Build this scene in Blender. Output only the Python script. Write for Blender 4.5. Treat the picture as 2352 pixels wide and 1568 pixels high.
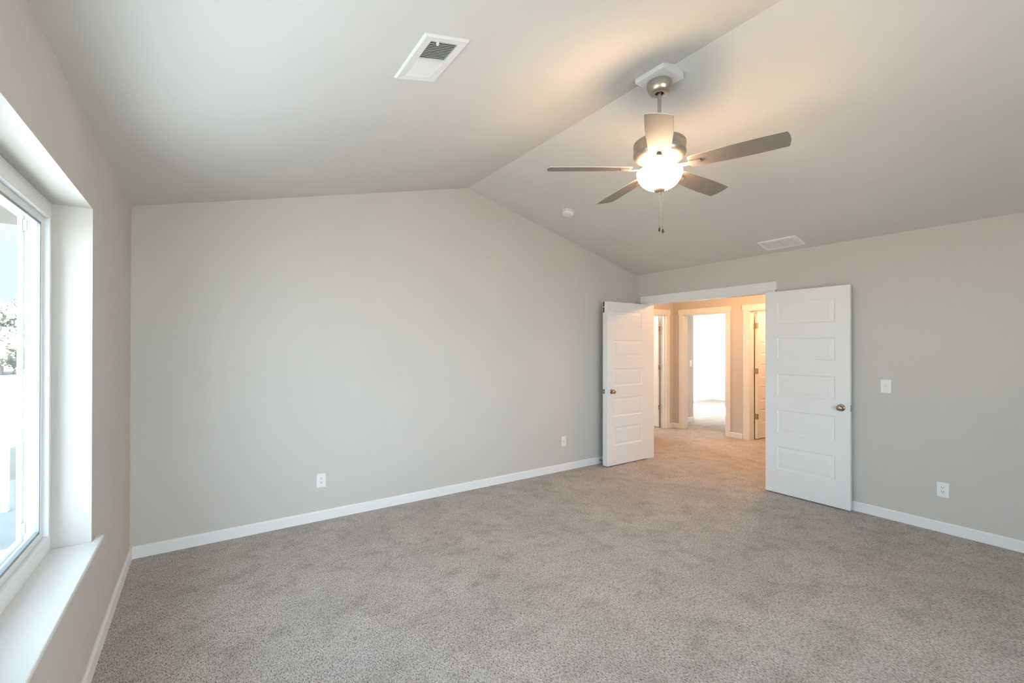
import bpy, bmesh, math, random
from math import sin, cos, pi, radians as R, tan, atan2, sqrt
from mathutils import Vector, Matrix

for o in list(bpy.data.objects):
    bpy.data.objects.remove(o)
sc = bpy.context.scene
COL = sc.collection

# ------------------------------------------------------------------ camera
F_PX, CAM, YAW, PITCH, ROLL, PPY = 1030.2387, Vector((0.4085, -4.0533, 1.4652)), 0.6043, 0.0035, 0.0011, 10.0
r_ = Vector((cos(YAW), -sin(YAW), 0))
f_ = Vector((sin(YAW) * cos(PITCH), cos(YAW) * cos(PITCH), sin(PITCH)))
u_ = r_.cross(f_)
rr = r_ * cos(ROLL) + u_ * sin(ROLL)
uu = u_ * cos(ROLL) - r_ * sin(ROLL)
cd = bpy.data.cameras.new('camera')
cd.sensor_width = 36.0
cd.lens = F_PX / 2352 * 36.0
cd.shift_y = PPY / 2352
cd.clip_start, cd.clip_end = 0.02, 500
cam = bpy.data.objects.new('camera', cd)
COL.objects.link(cam)
m = Matrix((rr, uu, -f_)).transposed().to_4x4()
m.translation = CAM
cam.matrix_world = m
sc.camera = cam

# ------------------------------------------------------------------ render look
vs = sc.view_settings
sc.display_settings.display_device = 'sRGB'
vs.view_transform = 'Standard'
vs.look = 'None'
vs.gamma = 1.0
vs.exposure = 0.34
vs.use_curve_mapping = False
cy = sc.cycles
try:
    cy.use_denoising = True
    cy.denoiser = 'OPENIMAGEDENOISE'
except Exception:
    pass
cy.max_bounces = 10
cy.diffuse_bounces = 6
cy.glossy_bounces = 4
cy.transparent_max_bounces = 12
cy.sample_clamp_indirect = 6.0
cy.caustics_reflective = False
cy.caustics_refractive = False

# ------------------------------------------------------------------ light
SKY_AWAY, SKY_SUNWARD = 1.0, 10.5                     # sky brightness away from the sun and towards it
SUN_STRENGTH = 150.0
SUN_DIR = Vector((-0.10, 1.0, -0.84)).normalized()     # the way sunlight travels
FAN_W = 4.5
BOWL_E = 44.0
HALL_W = 60.0
WARM = (1.0, 0.60, 0.32)

wd = bpy.data.worlds.new('sky')
sc.world = wd
wd.use_nodes = True
nt = wd.node_tree
nt.nodes.clear()


def N(nt, typ, **kw):
    n = nt.nodes.new(typ)
    for k, v in kw.items():
        setattr(n, k, v)
    return n


tc = N(nt, 'ShaderNodeTexCoord')
sep = N(nt, 'ShaderNodeSeparateXYZ')
nt.links.new(tc.outputs['Generated'], sep.inputs[0])
ramp = N(nt, 'ShaderNodeValToRGB')
ramp.color_ramp.elements[0].position = 0.0
ramp.color_ramp.elements[0].color = (0.66, 0.86, 1.0, 1)
ramp.color_ramp.elements[1].position = 0.7
ramp.color_ramp.elements[1].color = (0.56, 0.78, 1.0, 1)
nt.links.new(sep.outputs['Z'], ramp.inputs[0])
mp = N(nt, 'ShaderNodeMapping')
mp.inputs['Scale'].default_value = (1.5, 1.5, 5.0)
nt.links.new(tc.outputs['Generated'], mp.inputs[0])
no = N(nt, 'ShaderNodeTexNoise')
no.inputs['Scale'].default_value = 2.2
no.inputs['Detail'].default_value = 5
nt.links.new(mp.outputs[0], no.inputs['Vector'])
cr = N(nt, 'ShaderNodeValToRGB')
cr.color_ramp.elements[0].position = 0.48
cr.color_ramp.elements[1].position = 0.66
nt.links.new(no.outputs['Fac'], cr.inputs[0])
mx = N(nt, 'ShaderNodeMixRGB')
mx.inputs[2].default_value = (0.80, 0.92, 1.0, 1)
nt.links.new(cr.outputs[0], mx.inputs[0])
nt.links.new(ramp.outputs[0], mx.inputs[1])
bg = N(nt, 'ShaderNodeBackground')
m1 = N(nt, 'ShaderNodeMath', operation='MULTIPLY_ADD')    # 0 straight away from the sun .. 1 towards it
m1.inputs[1].default_value, m1.inputs[2].default_value = -0.5, 0.5
nt.links.new(sep.outputs['Y'], m1.inputs[0])
m2 = N(nt, 'ShaderNodeMath', operation='POWER')
m2.inputs[1].default_value = 1.1
nt.links.new(m1.outputs[0], m2.inputs[0])
m3 = N(nt, 'ShaderNodeMath', operation='MULTIPLY_ADD')
m3.inputs[1].default_value, m3.inputs[2].default_value = SKY_SUNWARD, SKY_AWAY
nt.links.new(m2.outputs[0], m3.inputs[0])
nt.links.new(m3.outputs[0], bg.inputs['Strength'])
nt.links.new(mx.outputs[0], bg.inputs['Color'])
wo = N(nt, 'ShaderNodeOutputWorld')
nt.links.new(bg.outputs[0], wo.inputs['Surface'])

sd = bpy.data.lights.new('sun', 'SUN')
sd.energy = SUN_STRENGTH
sd.angle = R(0.6)
sd.color = (0.93, 0.98, 1.0)
so = bpy.data.objects.new('sun', sd)
COL.objects.link(so)
so.rotation_euler = SUN_DIR.to_track_quat('-Z', 'Y').to_euler()
so.location = (3, -20, 14)


def portal(name, loc, aim, sx, sy):
    d = bpy.data.lights.new(name, 'AREA')
    d.shape = 'RECTANGLE'
    d.size, d.size_y = sx, sy
    d.cycles.is_portal = True
    o = bpy.data.objects.new(name, d)
    COL.objects.link(o)
    o.location = loc
    o.rotation_euler = Vector(aim).to_track_quat('-Z', 'Z').to_euler()


YB_ = -5.6
WY0, WY1, WZ0, WZ1 = -3.752, -1.312, 0.588, 2.088       # the window opening
portal('window_portal', (-0.26, (WY0 + WY1) / 2, (WZ0 + WZ1) / 2), (1, 0, 0), WY1 - WY0, WZ1 - WZ0)
portal('fill_window_portal', (1.75, YB_ - 0.2, 1.15), (0, 1, 0), 2.9, 2.0)
portal('far_room_portal', (10.45, 0.33, 1.35), (0, 1, 0), 1.5, 1.6)


def point(name, loc, w, col, rad):
    d = bpy.data.lights.new(name, 'POINT')
    d.energy = w
    d.color = col
    d.shadow_soft_size = rad
    o = bpy.data.objects.new(name, d)
    COL.objects.link(o)
    o.location = loc


# ------------------------------------------------------------------ materials
def mat(name, col, rough=0.6, metal=0.0, spec=0.5, noise=None, bump=None, emit=None):
    """noise = (scale, amount, detail); bump = (scale, strength, distance)"""
    m = bpy.data.materials.new(name)
    m.use_nodes = True
    t = m.node_tree
    b = t.nodes['Principled BSDF']
    b.inputs['Base Color'].default_value = (*col, 1)
    b.inputs['Roughness'].default_value = rough
    b.inputs['Metallic'].default_value = metal
    b.inputs['Specular IOR Level'].default_value = spec
    if noise or bump:
        co = N(t, 'ShaderNodeTexCoord')
    if noise:
        n = N(t, 'ShaderNodeTexNoise')
        n.inputs['Scale'].default_value = noise[0]
        n.inputs['Detail'].default_value = noise[2]
        t.links.new(co.outputs['Object'], n.inputs['Vector'])
        c = N(t, 'ShaderNodeValToRGB')
        c.color_ramp.elements[0].position = 0.3
        c.color_ramp.elements[1].position = 0.7
        c.color_ramp.elements[0].color = (*[x * (1 - noise[1]) for x in col], 1)
        c.color_ramp.elements[1].color = (*[min(1, x * (1 + noise[1])) for x in col], 1)
        t.links.new(n.outputs['Fac'], c.inputs[0])
        t.links.new(c.outputs[0], b.inputs['Base Color'])
    if bump:
        n2 = N(t, 'ShaderNodeTexNoise')
        n2.inputs['Scale'].default_value = bump[0]
        n2.inputs['Detail'].default_value = 3
        t.links.new(co.outputs['Object'], n2.inputs['Vector'])
        bp = N(t, 'ShaderNodeBump')
        bp.inputs['Strength'].default_value = bump[1]
        bp.inputs['Distance'].default_value = bump[2]
        t.links.new(n2.outputs['Fac'], bp.inputs['Height'])
        t.links.new(bp.outputs[0], b.inputs['Normal'])
    if emit:
        b.inputs['Emission Color'].default_value = (*emit[0], 1)
        b.inputs['Emission Strength'].default_value = emit[1]
    return m


M_WALL = mat('greige_wall_paint', (0.575, 0.540, 0.498), 0.75, spec=0.25, noise=(1.2, 0.015, 2), bump=(260, 0.06, 0.002))
M_FRONT_DARK = mat('light_cutting_dark_paint', (0.10, 0.095, 0.09), 0.75, spec=0.25, noise=(1.2, 0.015, 2))  # for the unseen front wall, made dark to reduce bounced light
M_CEIL = mat('ceiling_paint', (0.655, 0.638, 0.612), 0.85, spec=0.2, noise=(1.0, 0.012, 2), bump=(200, 0.06, 0.002))
M_TRIM = mat('white_trim_paint', (0.80, 0.795, 0.78), 0.38, spec=0.45, noise=(3, 0.01, 2))
M_DOOR = mat('white_door_paint', (0.80, 0.79, 0.775), 0.42, spec=0.45, bump=(120, 0.04, 0.001))
M_VINYL = mat('white_window_vinyl', (0.78, 0.785, 0.78), 0.35, noise=(5, 0.01, 2))
M_GASKET = mat('grey_window_gasket', (0.28, 0.30, 0.31), 0.6, noise=(20, 0.05, 2))
M_PLAST = mat('white_plastic', (0.80, 0.80, 0.78), 0.35, noise=(8, 0.01, 2))
M_DARK = mat('dark_slot', (0.012, 0.012, 0.012), 0.7, noise=(30, 0.1, 2))
M_DUCT = mat('duct_shade_backing', (0.20, 0.205, 0.21), 0.7, noise=(12, 0.1, 2))
M_NICK = mat('brushed_nickel', (0.46, 0.41, 0.355), 0.36, metal=0.9, noise=(60, 0.06, 4))
M_NICKP = mat('satin_nickel_finish', (0.38, 0.325, 0.27), 0.45, metal=0.55, noise=(40, 0.04, 3))
M_BRASS = mat('antique_nickel_knob', (0.42, 0.33, 0.25), 0.25, metal=1.0, noise=(30, 0.05, 3))
M_HINGE = mat('satin_nickel_hinge', (0.45, 0.37, 0.29), 0.4, metal=0.8, noise=(40, 0.06, 3))
M_BLADE = mat('silver_fan_blade', (0.215, 0.175, 0.148), 0.5, spec=0.3, metal=0.1, noise=(9, 0.03, 4))
M_EDGE = mat('fan_blade_edge', (0.55, 0.50, 0.44), 0.5, noise=(9, 0.03, 3))
M_CHAIN = mat('pull_chain_metal', (0.25, 0.22, 0.19), 0.4, metal=0.8, noise=(200, 0.1, 2))
M_BLACK = mat('black_wood_knob', (0.012, 0.009, 0.007), 0.3, noise=(60, 0.2, 3))
M_RUBBER = mat('white_rubber', (0.75, 0.75, 0.73), 0.6, noise=(60, 0.03, 2))
M_CONC = mat('porch_concrete', (0.47, 0.49, 0.495), 0.85, noise=(4, 0.08, 6), bump=(60, 0.2, 0.004))
M_DARK_PAVING = mat('light_cutting_paving', (0.10, 0.10, 0.10), 0.85, noise=(4, 0.08, 6))
M_SHADE_CONC = mat('shade_toned_concrete', (0.20, 0.215, 0.22), 0.85, noise=(4, 0.1, 6), bump=(60, 0.2, 0.004))  # darker copy of the porch concrete, shade put into the colour
M_BOUNCE_GRAVEL = mat('bounce_gravel', (0.66, 0.66, 0.65), 0.95, noise=(5, 0.15, 8))
M_SAND = mat('pale_gravel_ground', (0.13, 0.115, 0.095), 0.95, noise=(2.5, 0.18, 8), bump=(40, 0.4, 0.02))
M_ASPH = mat('grey_asphalt', (0.075, 0.075, 0.077), 0.9, noise=(6, 0.1, 6), bump=(80, 0.3, 0.004))
M_SIDING = mat('grey_soffit', (0.075, 0.077, 0.078), 0.7, noise=(3, 0.03, 3))
M_POST = mat('grey_porch_wood', (0.36, 0.36, 0.35), 0.7, noise=(6, 0.08, 4))
M_BARK = mat('tree_bark', (0.08, 0.07, 0.06), 0.9, noise=(12, 0.3, 5))
M_LEAF = mat('olive_foliage', (0.034, 0.036, 0.022), 0.8, noise=(2.5, 0.35, 6))

# frosted glass of the fan's lit bowl
M_BOWL = bpy.data.materials.new('lit_frosted_glass')
M_BOWL.use_nodes = True
t = M_BOWL.node_tree
b = t.nodes['Principled BSDF']
b.inputs['Base Color'].default_value = (0.85, 0.80, 0.72, 1)
b.inputs['Roughness'].default_value = 0.35
co = N(t, 'ShaderNodeTexCoord')
no = N(t, 'ShaderNodeTexNoise')
no.inputs['Scale'].default_value = 9
t.links.new(co.outputs['Object'], no.inputs['Vector'])
cr = N(t, 'ShaderNodeValToRGB')
cr.color_ramp.elements[0].color = (1.0, 0.66, 0.40, 1)
cr.color_ramp.elements[1].color = (1.0, 0.74, 0.48, 1)
t.links.new(no.outputs['Fac'], cr.inputs[0])
t.links.new(cr.outputs[0], b.inputs['Emission Color'])
b.inputs['Emission Strength'].default_value = BOWL_E

# window glass: clear pane that mirrors a little at a slant
M_GLASS = bpy.data.materials.new('clear_window_glass')
M_GLASS.use_nodes = True
t = M_GLASS.node_tree
t.nodes.clear()
tr = N(t, 'ShaderNodeBsdfTransparent')
tr.inputs['Color'].default_value = (0.955, 0.965, 0.965, 1)
gl = N(t, 'ShaderNodeBsdfGlossy')
gl.inputs['Roughness'].default_value = 0.0
fr = N(t, 'ShaderNodeLayerWeight')
pw = N(t, 'ShaderNodeMath', operation='POWER')
pw.inputs[1].default_value = 5.0
ml = N(t, 'ShaderNodeMath', operation='MULTIPLY_ADD')
ml.inputs[1].default_value = 0.55
ml.inputs[2].default_value = 0.03
t.links.new(fr.outputs['Facing'], pw.inputs[0])
t.links.new(pw.outputs[0], ml.inputs[0])
ms = N(t, 'ShaderNodeMixShader')
out = N(t, 'ShaderNodeOutputMaterial')
t.links.new(ml.outputs[0], ms.inputs[0])
t.links.new(tr.outputs[0], ms.inputs[1])
t.links.new(gl.outputs[0], ms.inputs[2])
t.links.new(ms.outputs[0], out.inputs['Surface'])

# cut-pile carpet
M_CARPET = bpy.data.materials.new('greige_cut_pile_carpet')
M_CARPET.use_nodes = True
t = M_CARPET.node_tree
b = t.nodes['Principled BSDF']
b.inputs['Roughness'].default_value = 1.0
b.inputs['Specular IOR Level'].default_value = 0.05
b.inputs['Sheen Weight'].default_value = 0.15
b.inputs['Sheen Roughness'].default_value = 0.6
co = N(t, 'ShaderNodeTexCoord')


def noise(scale, detail, rough=0.55, stretch=None, dist=0.0):
    n = N(t, 'ShaderNodeTexNoise')
    n.inputs['Scale'].default_value = scale
    n.inputs['Detail'].default_value = detail
    n.inputs['Roughness'].default_value = rough
    n.inputs['Distortion'].default_value = dist
    if stretch:
        mp = N(t, 'ShaderNodeMapping')
        mp.inputs['Scale'].default_value = stretch[0]
        mp.inputs['Rotation'].default_value = (0, 0, stretch[1])
        t.links.new(co.outputs['Object'], mp.inputs[0])
        t.links.new(mp.outputs[0], n.inputs['Vector'])
    else:
        t.links.new(co.outputs['Object'], n.inputs['Vector'])
    return n


def cramp(src, p0, c0, p1, c1):
    c = N(t, 'ShaderNodeValToRGB')
    c.color_ramp.elements[0].position, c.color_ramp.elements[1].position = p0, p1
    c.color_ramp.elements[0].color, c.color_ramp.elements[1].color = (*c0, 1), (*c1, 1)
    t.links.new(src, c.inputs[0])
    return c


def mixc(kind, fac, a, bb):
    x = N(t, 'ShaderNodeMixRGB')
    x.blend_type = kind
    x.inputs[0].default_value = fac
    t.links.new(a, x.inputs[1])
    t.links.new(bb, x.inputs[2])
    return x


f1 = noise(215, 2, 0.6, ((1.0, 0.42, 1.0), 0.75), 0.5)
f2 = noise(185, 2, 0.6, ((1.0, 0.42, 1.0), -0.45), 0.5)
fine = N(t, 'ShaderNodeMath', operation='MINIMUM')
t.links.new(f1.outputs['Fac'], fine.inputs[0])
t.links.new(f2.outputs['Fac'], fine.inputs[1])
tuft = cramp(fine.outputs[0], 0.28, (0.110, 0.091, 0.077), 0.525, (0.665, 0.612, 0.572))
med = noise(6.5, 5, 0.7)
blot = cramp(med.outputs['Fac'], 0.32, (0.80, 0.785, 0.77), 0.52, (1.04, 1.04, 1.04))
big = noise(2.3, 3, 0.6)
lay = cramp(big.outputs['Fac'], 0.35, (0.90, 0.90, 0.90), 0.65, (1.06, 1.06, 1.06))
x1 = mixc('MULTIPLY', 1.0, tuft.outputs[0], blot.outputs[0])
x2 = mixc('MULTIPLY', 1.0, x1.outputs[0], lay.outputs[0])
t.links.new(x2.outputs[0], b.inputs['Base Color'])
bp = N(t, 'ShaderNodeBump')
bp.inputs['Strength'].default_value = 0.9
bp.inputs['Distance'].default_value = 0.012
t.links.new(fine.outputs[0], bp.inputs['Height'])
t.links.new(bp.outputs[0], b.inputs['Normal'])


# ------------------------------------------------------------------ mesh helpers
def link(name, bm, m, parent=None, smooth=False, bevel=0.0, seg=2):
    me = bpy.data.meshes.new(name)
    bmesh.ops.recalc_face_normals(bm, faces=bm.faces)
    bm.to_mesh(me)
    bm.free()
    for mm in (m if isinstance(m, (list, tuple)) else [m]):
        me.materials.append(mm)
    o = bpy.data.objects.new(name, me)
    COL.objects.link(o)
    if parent:
        o.parent = parent
    if smooth:
        for p in me.polygons:
            p.use_smooth = True
        try:
            me.set_sharp_from_angle(angle=R(40))
        except Exception:
            pass
    if bevel:
        bv = o.modifiers.new('bevel', 'BEVEL')
        bv.width = bevel
        bv.segments = seg
        bv.limit_method = 'ANGLE'
        bv.angle_limit = R(40)
    return o


def tag(o, label, cat, group=None, kind=None):
    o['label'] = label
    o['category'] = cat
    if group:
        o['group'] = group
    if kind:
        o['kind'] = kind
    return o


def thing(name, label, cat, loc=(0, 0, 0), group=None, kind=None):
    o = bpy.data.objects.new(name, None)
    COL.objects.link(o)
    o.location = loc
    o.empty_display_size = 0.1
    return tag(o, label, cat, group, kind)


def box(bm, x0, x1, y0, y1, z0, z1, mi=0):
    v = [bm.verts.new(p) for p in ((x0, y0, z0), (x1, y0, z0), (x1, y1, z0), (x0, y1, z0),
                                   (x0, y0, z1), (x1, y0, z1), (x1, y1, z1), (x0, y1, z1))]
    for q in ((3, 2, 1, 0), (4, 5, 6, 7), (0, 1, 5, 4), (1, 2, 6, 5), (2, 3, 7, 6), (3, 0, 4, 7)):
        bm.faces.new([v[i] for i in q]).material_index = mi
    return v


def prism(bm, pts, d, mi=0):
    """closed polygon (3D points) pushed along vector d"""
    d = Vector(d)
    a = [bm.verts.new(p) for p in pts]
    c = [bm.verts.new(Vector(p) + d) for p in pts]
    bm.faces.new(a[::-1]).material_index = mi
    bm.faces.new(c).material_index = mi
    n = len(pts)
    for i in range(n):
        bm.faces.new((a[i], a[(i + 1) % n], c[(i + 1) % n], c[i])).material_index = mi


def lathe(bm, prof, seg=48, mat4=None, mi=0):
    """(radius, height) pairs turned about local z"""
    rings = []
    for r, z in prof:
        if r < 1e-6:
            rings.append([bm.verts.new((0, 0, z))])
        else:
            rings.append([bm.verts.new((r * cos(2 * pi * i / seg), r * sin(2 * pi * i / seg), z)) for i in range(seg)])
    for a, c in zip(rings, rings[1:]):
        for i in range(seg):
            j = (i + 1) % seg
            if len(a) == 1 and len(c) == 1:
                continue
            if len(a) == 1:
                f = bm.faces.new((a[0], c[j], c[i]))
            elif len(c) == 1:
                f = bm.faces.new((a[i], a[j], c[0]))
            else:
                f = bm.faces.new((a[i], a[j], c[j], c[i]))
            f.material_index = mi
    if mat4 is not None:
        vs_ = [v for rg in rings for v in rg]
        bmesh.ops.transform(bm, matrix=mat4, verts=vs_)


def tube(bm, pts, rad, seg=8, mi=0):
    pts = [Vector(p) for p in pts]
    rings = []
    for i, p in enumerate(pts):
        d = (pts[min(i + 1, len(pts) - 1)] - pts[max(i - 1, 0)]).normalized()
        up = Vector((0, 0, 1)) if abs(d.z) < 0.9 else Vector((1, 0, 0))
        s = d.cross(up).normalized()
        w = s.cross(d)
        rd = rad[i] if isinstance(rad, (list, tuple)) else rad
        rings.append([bm.verts.new(p + s * rd * cos(2 * pi * k / seg) + w * rd * sin(2 * pi * k / seg)) for k in range(seg)])
    for a, c in zip(rings, rings[1:]):
        for k in range(seg):
            bm.faces.new((a[k], a[(k + 1) % seg], c[(k + 1) % seg], c[k])).material_index = mi
    bm.faces.new(rings[0][::-1]).material_index = mi
    bm.faces.new(rings[-1]).material_index = mi


def axis_mat(origin, zdir, xdir=None):
    z = Vector(zdir).normalized()
    x = Vector(xdir) if xdir is not None else (Vector((0, 0, 1)).cross(z) if abs(z.z) < 0.9 else Vector((1, 0, 0)))
    x = (x - z * x.dot(z)).normalized()
    y = z.cross(x)
    mm = Matrix((x, y, z)).transposed().to_4x4()
    mm.translation = Vector(origin)
    return mm


# ------------------------------------------------------------------ the room shell
W, EAVE, XR, ZR, YB = 5.2575, 2.44, 2.6553, 3.105, -5.6
WT = 0.12
KL = (ZR - EAVE) / XR
KR = (ZR - EAVE) / (W - XR)
XH, YH = 7.55, 1.06                  # hall: far wall and side wall
OY0, OY1, OZ = -1.713, -0.190, 2.035  # double doorway


def struct(name, bm, m, label, cat, **k):
    return tag(link(name, bm, m, **k), label, cat, kind='structure')


bm = bmesh.new()
box(bm, 0.0, 12.4, YB, 3.4, -0.12, 0.0)
struct('floor', bm, M_CARPET, 'greige cut-pile carpet running through the bedroom and the hall', 'carpet')

# window wall, with its opening
bm = bmesh.new()
WX = -0.17
box(bm, WX, 0, YB - WT, WY0, -0.15, EAVE)
box(bm, WX, 0, WY1, WT, -0.15, EAVE)
box(bm, WX, 0, WY0, WY1, -0.15, WZ0 - 0.02)
box(bm, WX, 0, WY0, WY1, WZ1, EAVE)
struct('wall_left', bm, M_WALL, 'greige wall around the big bright window', 'wall')

# gable wall
bm = bmesh.new()
prism(bm, [(0, 0, 0), (W, 0, 0), (W, 0, EAVE), (XR, 0, ZR), (0, 0, EAVE)], (0, WT, 0))
struct('wall_back', bm, M_WALL, 'long greige gable wall under the ridge of the vaulted ceiling', 'wall')
PX0, PX1, PZ0, PZ1 = 0.3, 3.2, 0.15, 2.15
bm = bmesh.new()
prism(bm, [(0, YB, PZ1), (W, YB, PZ1), (W, YB, EAVE), (XR, YB, ZR), (0, YB, EAVE)], (0, -WT, 0))
box(bm, 0, PX0, YB - WT, YB, 0, PZ1)
box(bm, PX1, W, YB - WT, YB, 0, PZ1)
box(bm, PX0, PX1, YB - WT, YB, 0, PZ0)
struct('wall_front', bm, M_FRONT_DARK, 'wall behind the viewer, darkened to cut bounced light', 'wall')

# wall with the double doorway
bm = bmesh.new()
G = 0.0195
box(bm, W, W + WT, YB, OY0 - G, 0, EAVE)
box(bm, W, W + WT, OY1 + G, YH + WT, 0, EAVE)
box(bm, W, W + WT, OY0 - G, OY1 + G, OZ + G, EAVE)
struct('wall_right', bm, M_WALL, 'greige wall holding the double doorway', 'wall')

# vaulted ceiling, two slopes
bm = bmesh.new()
T = 0.14
prism(bm, [(WX, YB - WT, EAVE + WX * KL), (XR, YB - WT, ZR), (W + WT, YB - WT, EAVE - WT * KR),
           (W + WT, YB - WT, EAVE - WT * KR + T), (XR, YB - WT, ZR + T), (WX, YB - WT, EAVE + WX * KL + T)], (0, -YB + 2 * WT, 0))
struct('ceiling', bm, M_CEIL, 'vaulted ceiling of two slopes meeting in a ridge', 'ceiling')

# ---- hall and the rooms beyond
DY0, DY1 = 0.058, 0.842              # doorway to the sunlit room
RY0, RY1 = -1.12, -0.350             # doorway with the door hinged beside it
LX0, LX1 = 6.575, 7.335              # doorway in the hall's side wall
bm = bmesh.new()
box(bm, XH, XH + WT, DY1 + G, YH + WT, 0, EAVE)
box(bm, XH, XH + WT, RY1 + G, DY0 - G, 0, EAVE)
box(bm, XH, XH + WT, -3.2, RY0 - G, 0, EAVE)
box(bm, XH, XH + WT, DY0 - G, DY1 + G, 2.04 + G, EAVE)
box(bm, XH, XH + WT, RY0 - G, RY1 + G, 2.04 + G, EAVE)
struct('wall_hall_far', bm, M_WALL, 'hall wall with the sunlit doorway', 'wall')
bm = bmesh.new()
box(bm, W + WT, LX0 - G, YH, YH + WT, 0, EAVE)
box(bm, LX1 + G, XH, YH, YH + WT, 0, EAVE)
box(bm, LX0 - G, LX1 + G, YH, YH + WT, 2.04 + G, EAVE)
struct('wall_hall_side', bm, M_WALL, 'hall side wall with the doorway of the white bathroom door', 'wall')
bm = bmesh.new()
box(bm, W + WT, XH, -3.2 - WT, -3.2, 0, EAVE)
struct('wall_hall_end', bm, M_WALL, 'far end wall of the hall', 'wall')
bm = bmesh.new()
box(bm, W + WT, 8.9, -3.32, 3.52, EAVE, EAVE + 0.12)
box(bm, 8.9, 12.52, 0.2, 3.52, EAVE, EAVE + 0.12)
struct('ceiling_hall', bm, M_CEIL, 'flat ceiling over the hall and rooms beyond', 'ceiling')
# side room behind the hall's side wall
bm = bmesh.new()
box(bm, 5.25, 7.55, 3.3, 3.4, 0, EAVE)
box(bm, W, W + WT, YH + WT, 3.3, 0, EAVE)
struct('wall_side_room', bm, M_WALL, 'wall of the small room past the hall side doorway', 'wall')
# closet behind the open door
bm = bmesh.new()
box(bm, XH + WT, 8.9, -0.20, -0.10, 0, EAVE)
box(bm, 8.8, 8.9, -1.5, 0.52, 0, EAVE)
box(bm, XH + WT, 8.9, -1.6, -1.5, 0, EAVE)
struct('wall_closet', bm, M_WALL, 'walls of the room behind the open hall door', 'wall')
# sunlit room
M_WALL2 = mat('brightened_far_room_paint', (0.80, 0.785, 0.76), 0.8, spec=0.2, noise=(1.2, 0.015, 2))  # lighter than the other walls, overexposure put into the paint
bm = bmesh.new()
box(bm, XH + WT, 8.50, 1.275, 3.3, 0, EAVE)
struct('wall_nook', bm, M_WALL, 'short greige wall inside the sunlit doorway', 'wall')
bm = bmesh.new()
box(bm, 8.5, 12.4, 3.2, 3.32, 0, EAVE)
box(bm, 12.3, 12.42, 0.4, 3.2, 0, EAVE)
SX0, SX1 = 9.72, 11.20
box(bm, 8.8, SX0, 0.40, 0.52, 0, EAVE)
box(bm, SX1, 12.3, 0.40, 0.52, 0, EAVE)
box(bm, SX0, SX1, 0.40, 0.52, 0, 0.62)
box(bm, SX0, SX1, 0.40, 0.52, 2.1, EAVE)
struct('wall_far_room', bm, M_WALL2, 'walls of the sunlit room, paint lightened to read overexposed', 'wall')

# ------------------------------------------------------------------ baseboards and casings
BH, BT = 0.083, 0.013


def base_profile(bm, p0, p1, nrm):
    """baseboard from p0 to p1 whose face looks along nrm"""
    p0, p1, n = Vector((*p0, 0)), Vector((*p1, 0)), Vector((*nrm, 0))
    prof = [(0, 0), (BT, 0), (BT, BH - 0.012), (BT * 0.45, BH), (0, BH)]
    prism(bm, [p0 + n * a + Vector((0, 0, z)) for a, z in prof], p1 - p0)


def baseboard(name, runs, label):
    bm = bmesh.new()
    for a in runs:
        base_profile(bm, *a)
    struct(name, bm, M_TRIM, label, 'baseboard')


baseboard('baseboard_front', [((W, YB), (PX1 + 0.05, YB), (0, 1)), ((PX0 - 0.05, YB), (BT, YB), (0, 1))], 'white baseboard of the wall behind the viewer')
baseboard('baseboard_left', [((0, YB), (0, 0), (1, 0))], 'white baseboard under the big window')
baseboard('baseboard_back', [((BT, 0), (W, 0), (0, -1))], 'white baseboard along the long gable wall')
baseboard('baseboard_right', [((W, YB), (W, OY0 - 0.095), (-1, 0)), ((W, OY1 + 0.095), (W, -BT), (-1, 0))], 'white baseboard along the doorway wall')
baseboard('baseboard_hall', [((XH, DY1 + 0.085), (XH, YH), (-1, 0)), ((XH, RY1 + 0.12), (XH, DY0 - 0.06), (-1, 0)),
                             ((XH, -3.2), (XH, RY0 - 0.1), (-1, 0)), ((LX1 + 0.095, YH), (XH - BT, YH), (0, -1)),
                             ((W + WT, YH), (LX0 - 0.095, YH), (0, -1)), ((W + WT, OY1 + 0.1), (W + WT, YH), (1, 0))],
          'white baseboard of the hall')
baseboard('baseboard_far_room', [((XH + WT, 1.275), (8.50 + BT, 1.275), (0, -1)), ((8.5, 1.275), (8.5, 3.2), (1, 0)),
                                 ((8.5, 3.2), (12.3, 3.2), (0, -1)), ((12.3, 0.52), (12.3, 3.2 - BT), (-1, 0))],
          'white baseboard of the sunlit room')


def casing_x(name, xw, side, y0, y1, zt, depth, label, cw=0.083, far=True):
    """flat casing, header board and jamb of a doorway in a wall lying along y; side = -1 when the shown face looks to -x"""
    bm = bmesh.new()
    e = 0.006
    for xf, sg in ((xw, side), (xw - side * depth, -side)):
        if sg != side and not far:
            continue
        a, c = sorted((xf, xf + sg * 0.016))
        h0, h1 = sorted((xf, xf + sg * 0.022))
        box(bm, a, c, y0 - e - cw, y0 - e, 0, zt + 0.022)
        box(bm, a, c, y1 + e, y1 + e + cw, 0, zt + 0.022)
        box(bm, h0, h1, y0 - e - cw - 0.013, y1 + e + cw + 0.013, zt + 0.022, zt + 0.108)
        box(bm, a, c, y0 - e, y1 + e, zt + e, zt + 0.022)
    x0, x1 = sorted((xw + side * 0.004, xw - side * (depth + 0.004)))
    box(bm, x0, x1, y0 - 0.02, y0, 0, zt + 0.02)
    box(bm, x0, x1, y1, y1 + 0.02, 0, zt + 0.02)
    box(bm, x0, x1, y0, y1, zt, zt + 0.02)
    return struct(name, bm, M_TRIM, label, 'door casing', bevel=0.002)


casing_x('trim_1', W, -1, OY0, OY1, OZ, WT, 'white casing and header of the wide double doorway')
casing_x('trim_2', XH, -1, DY0, DY1, 2.04, WT, 'white casing around the sunlit doorway at the end of the hall', far=False)
casing_x('trim_3', XH, -1, RY0, RY1, 2.04, WT, 'white casing of the hall doorway next to the large open bedroom door', cw=0.10)


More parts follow.
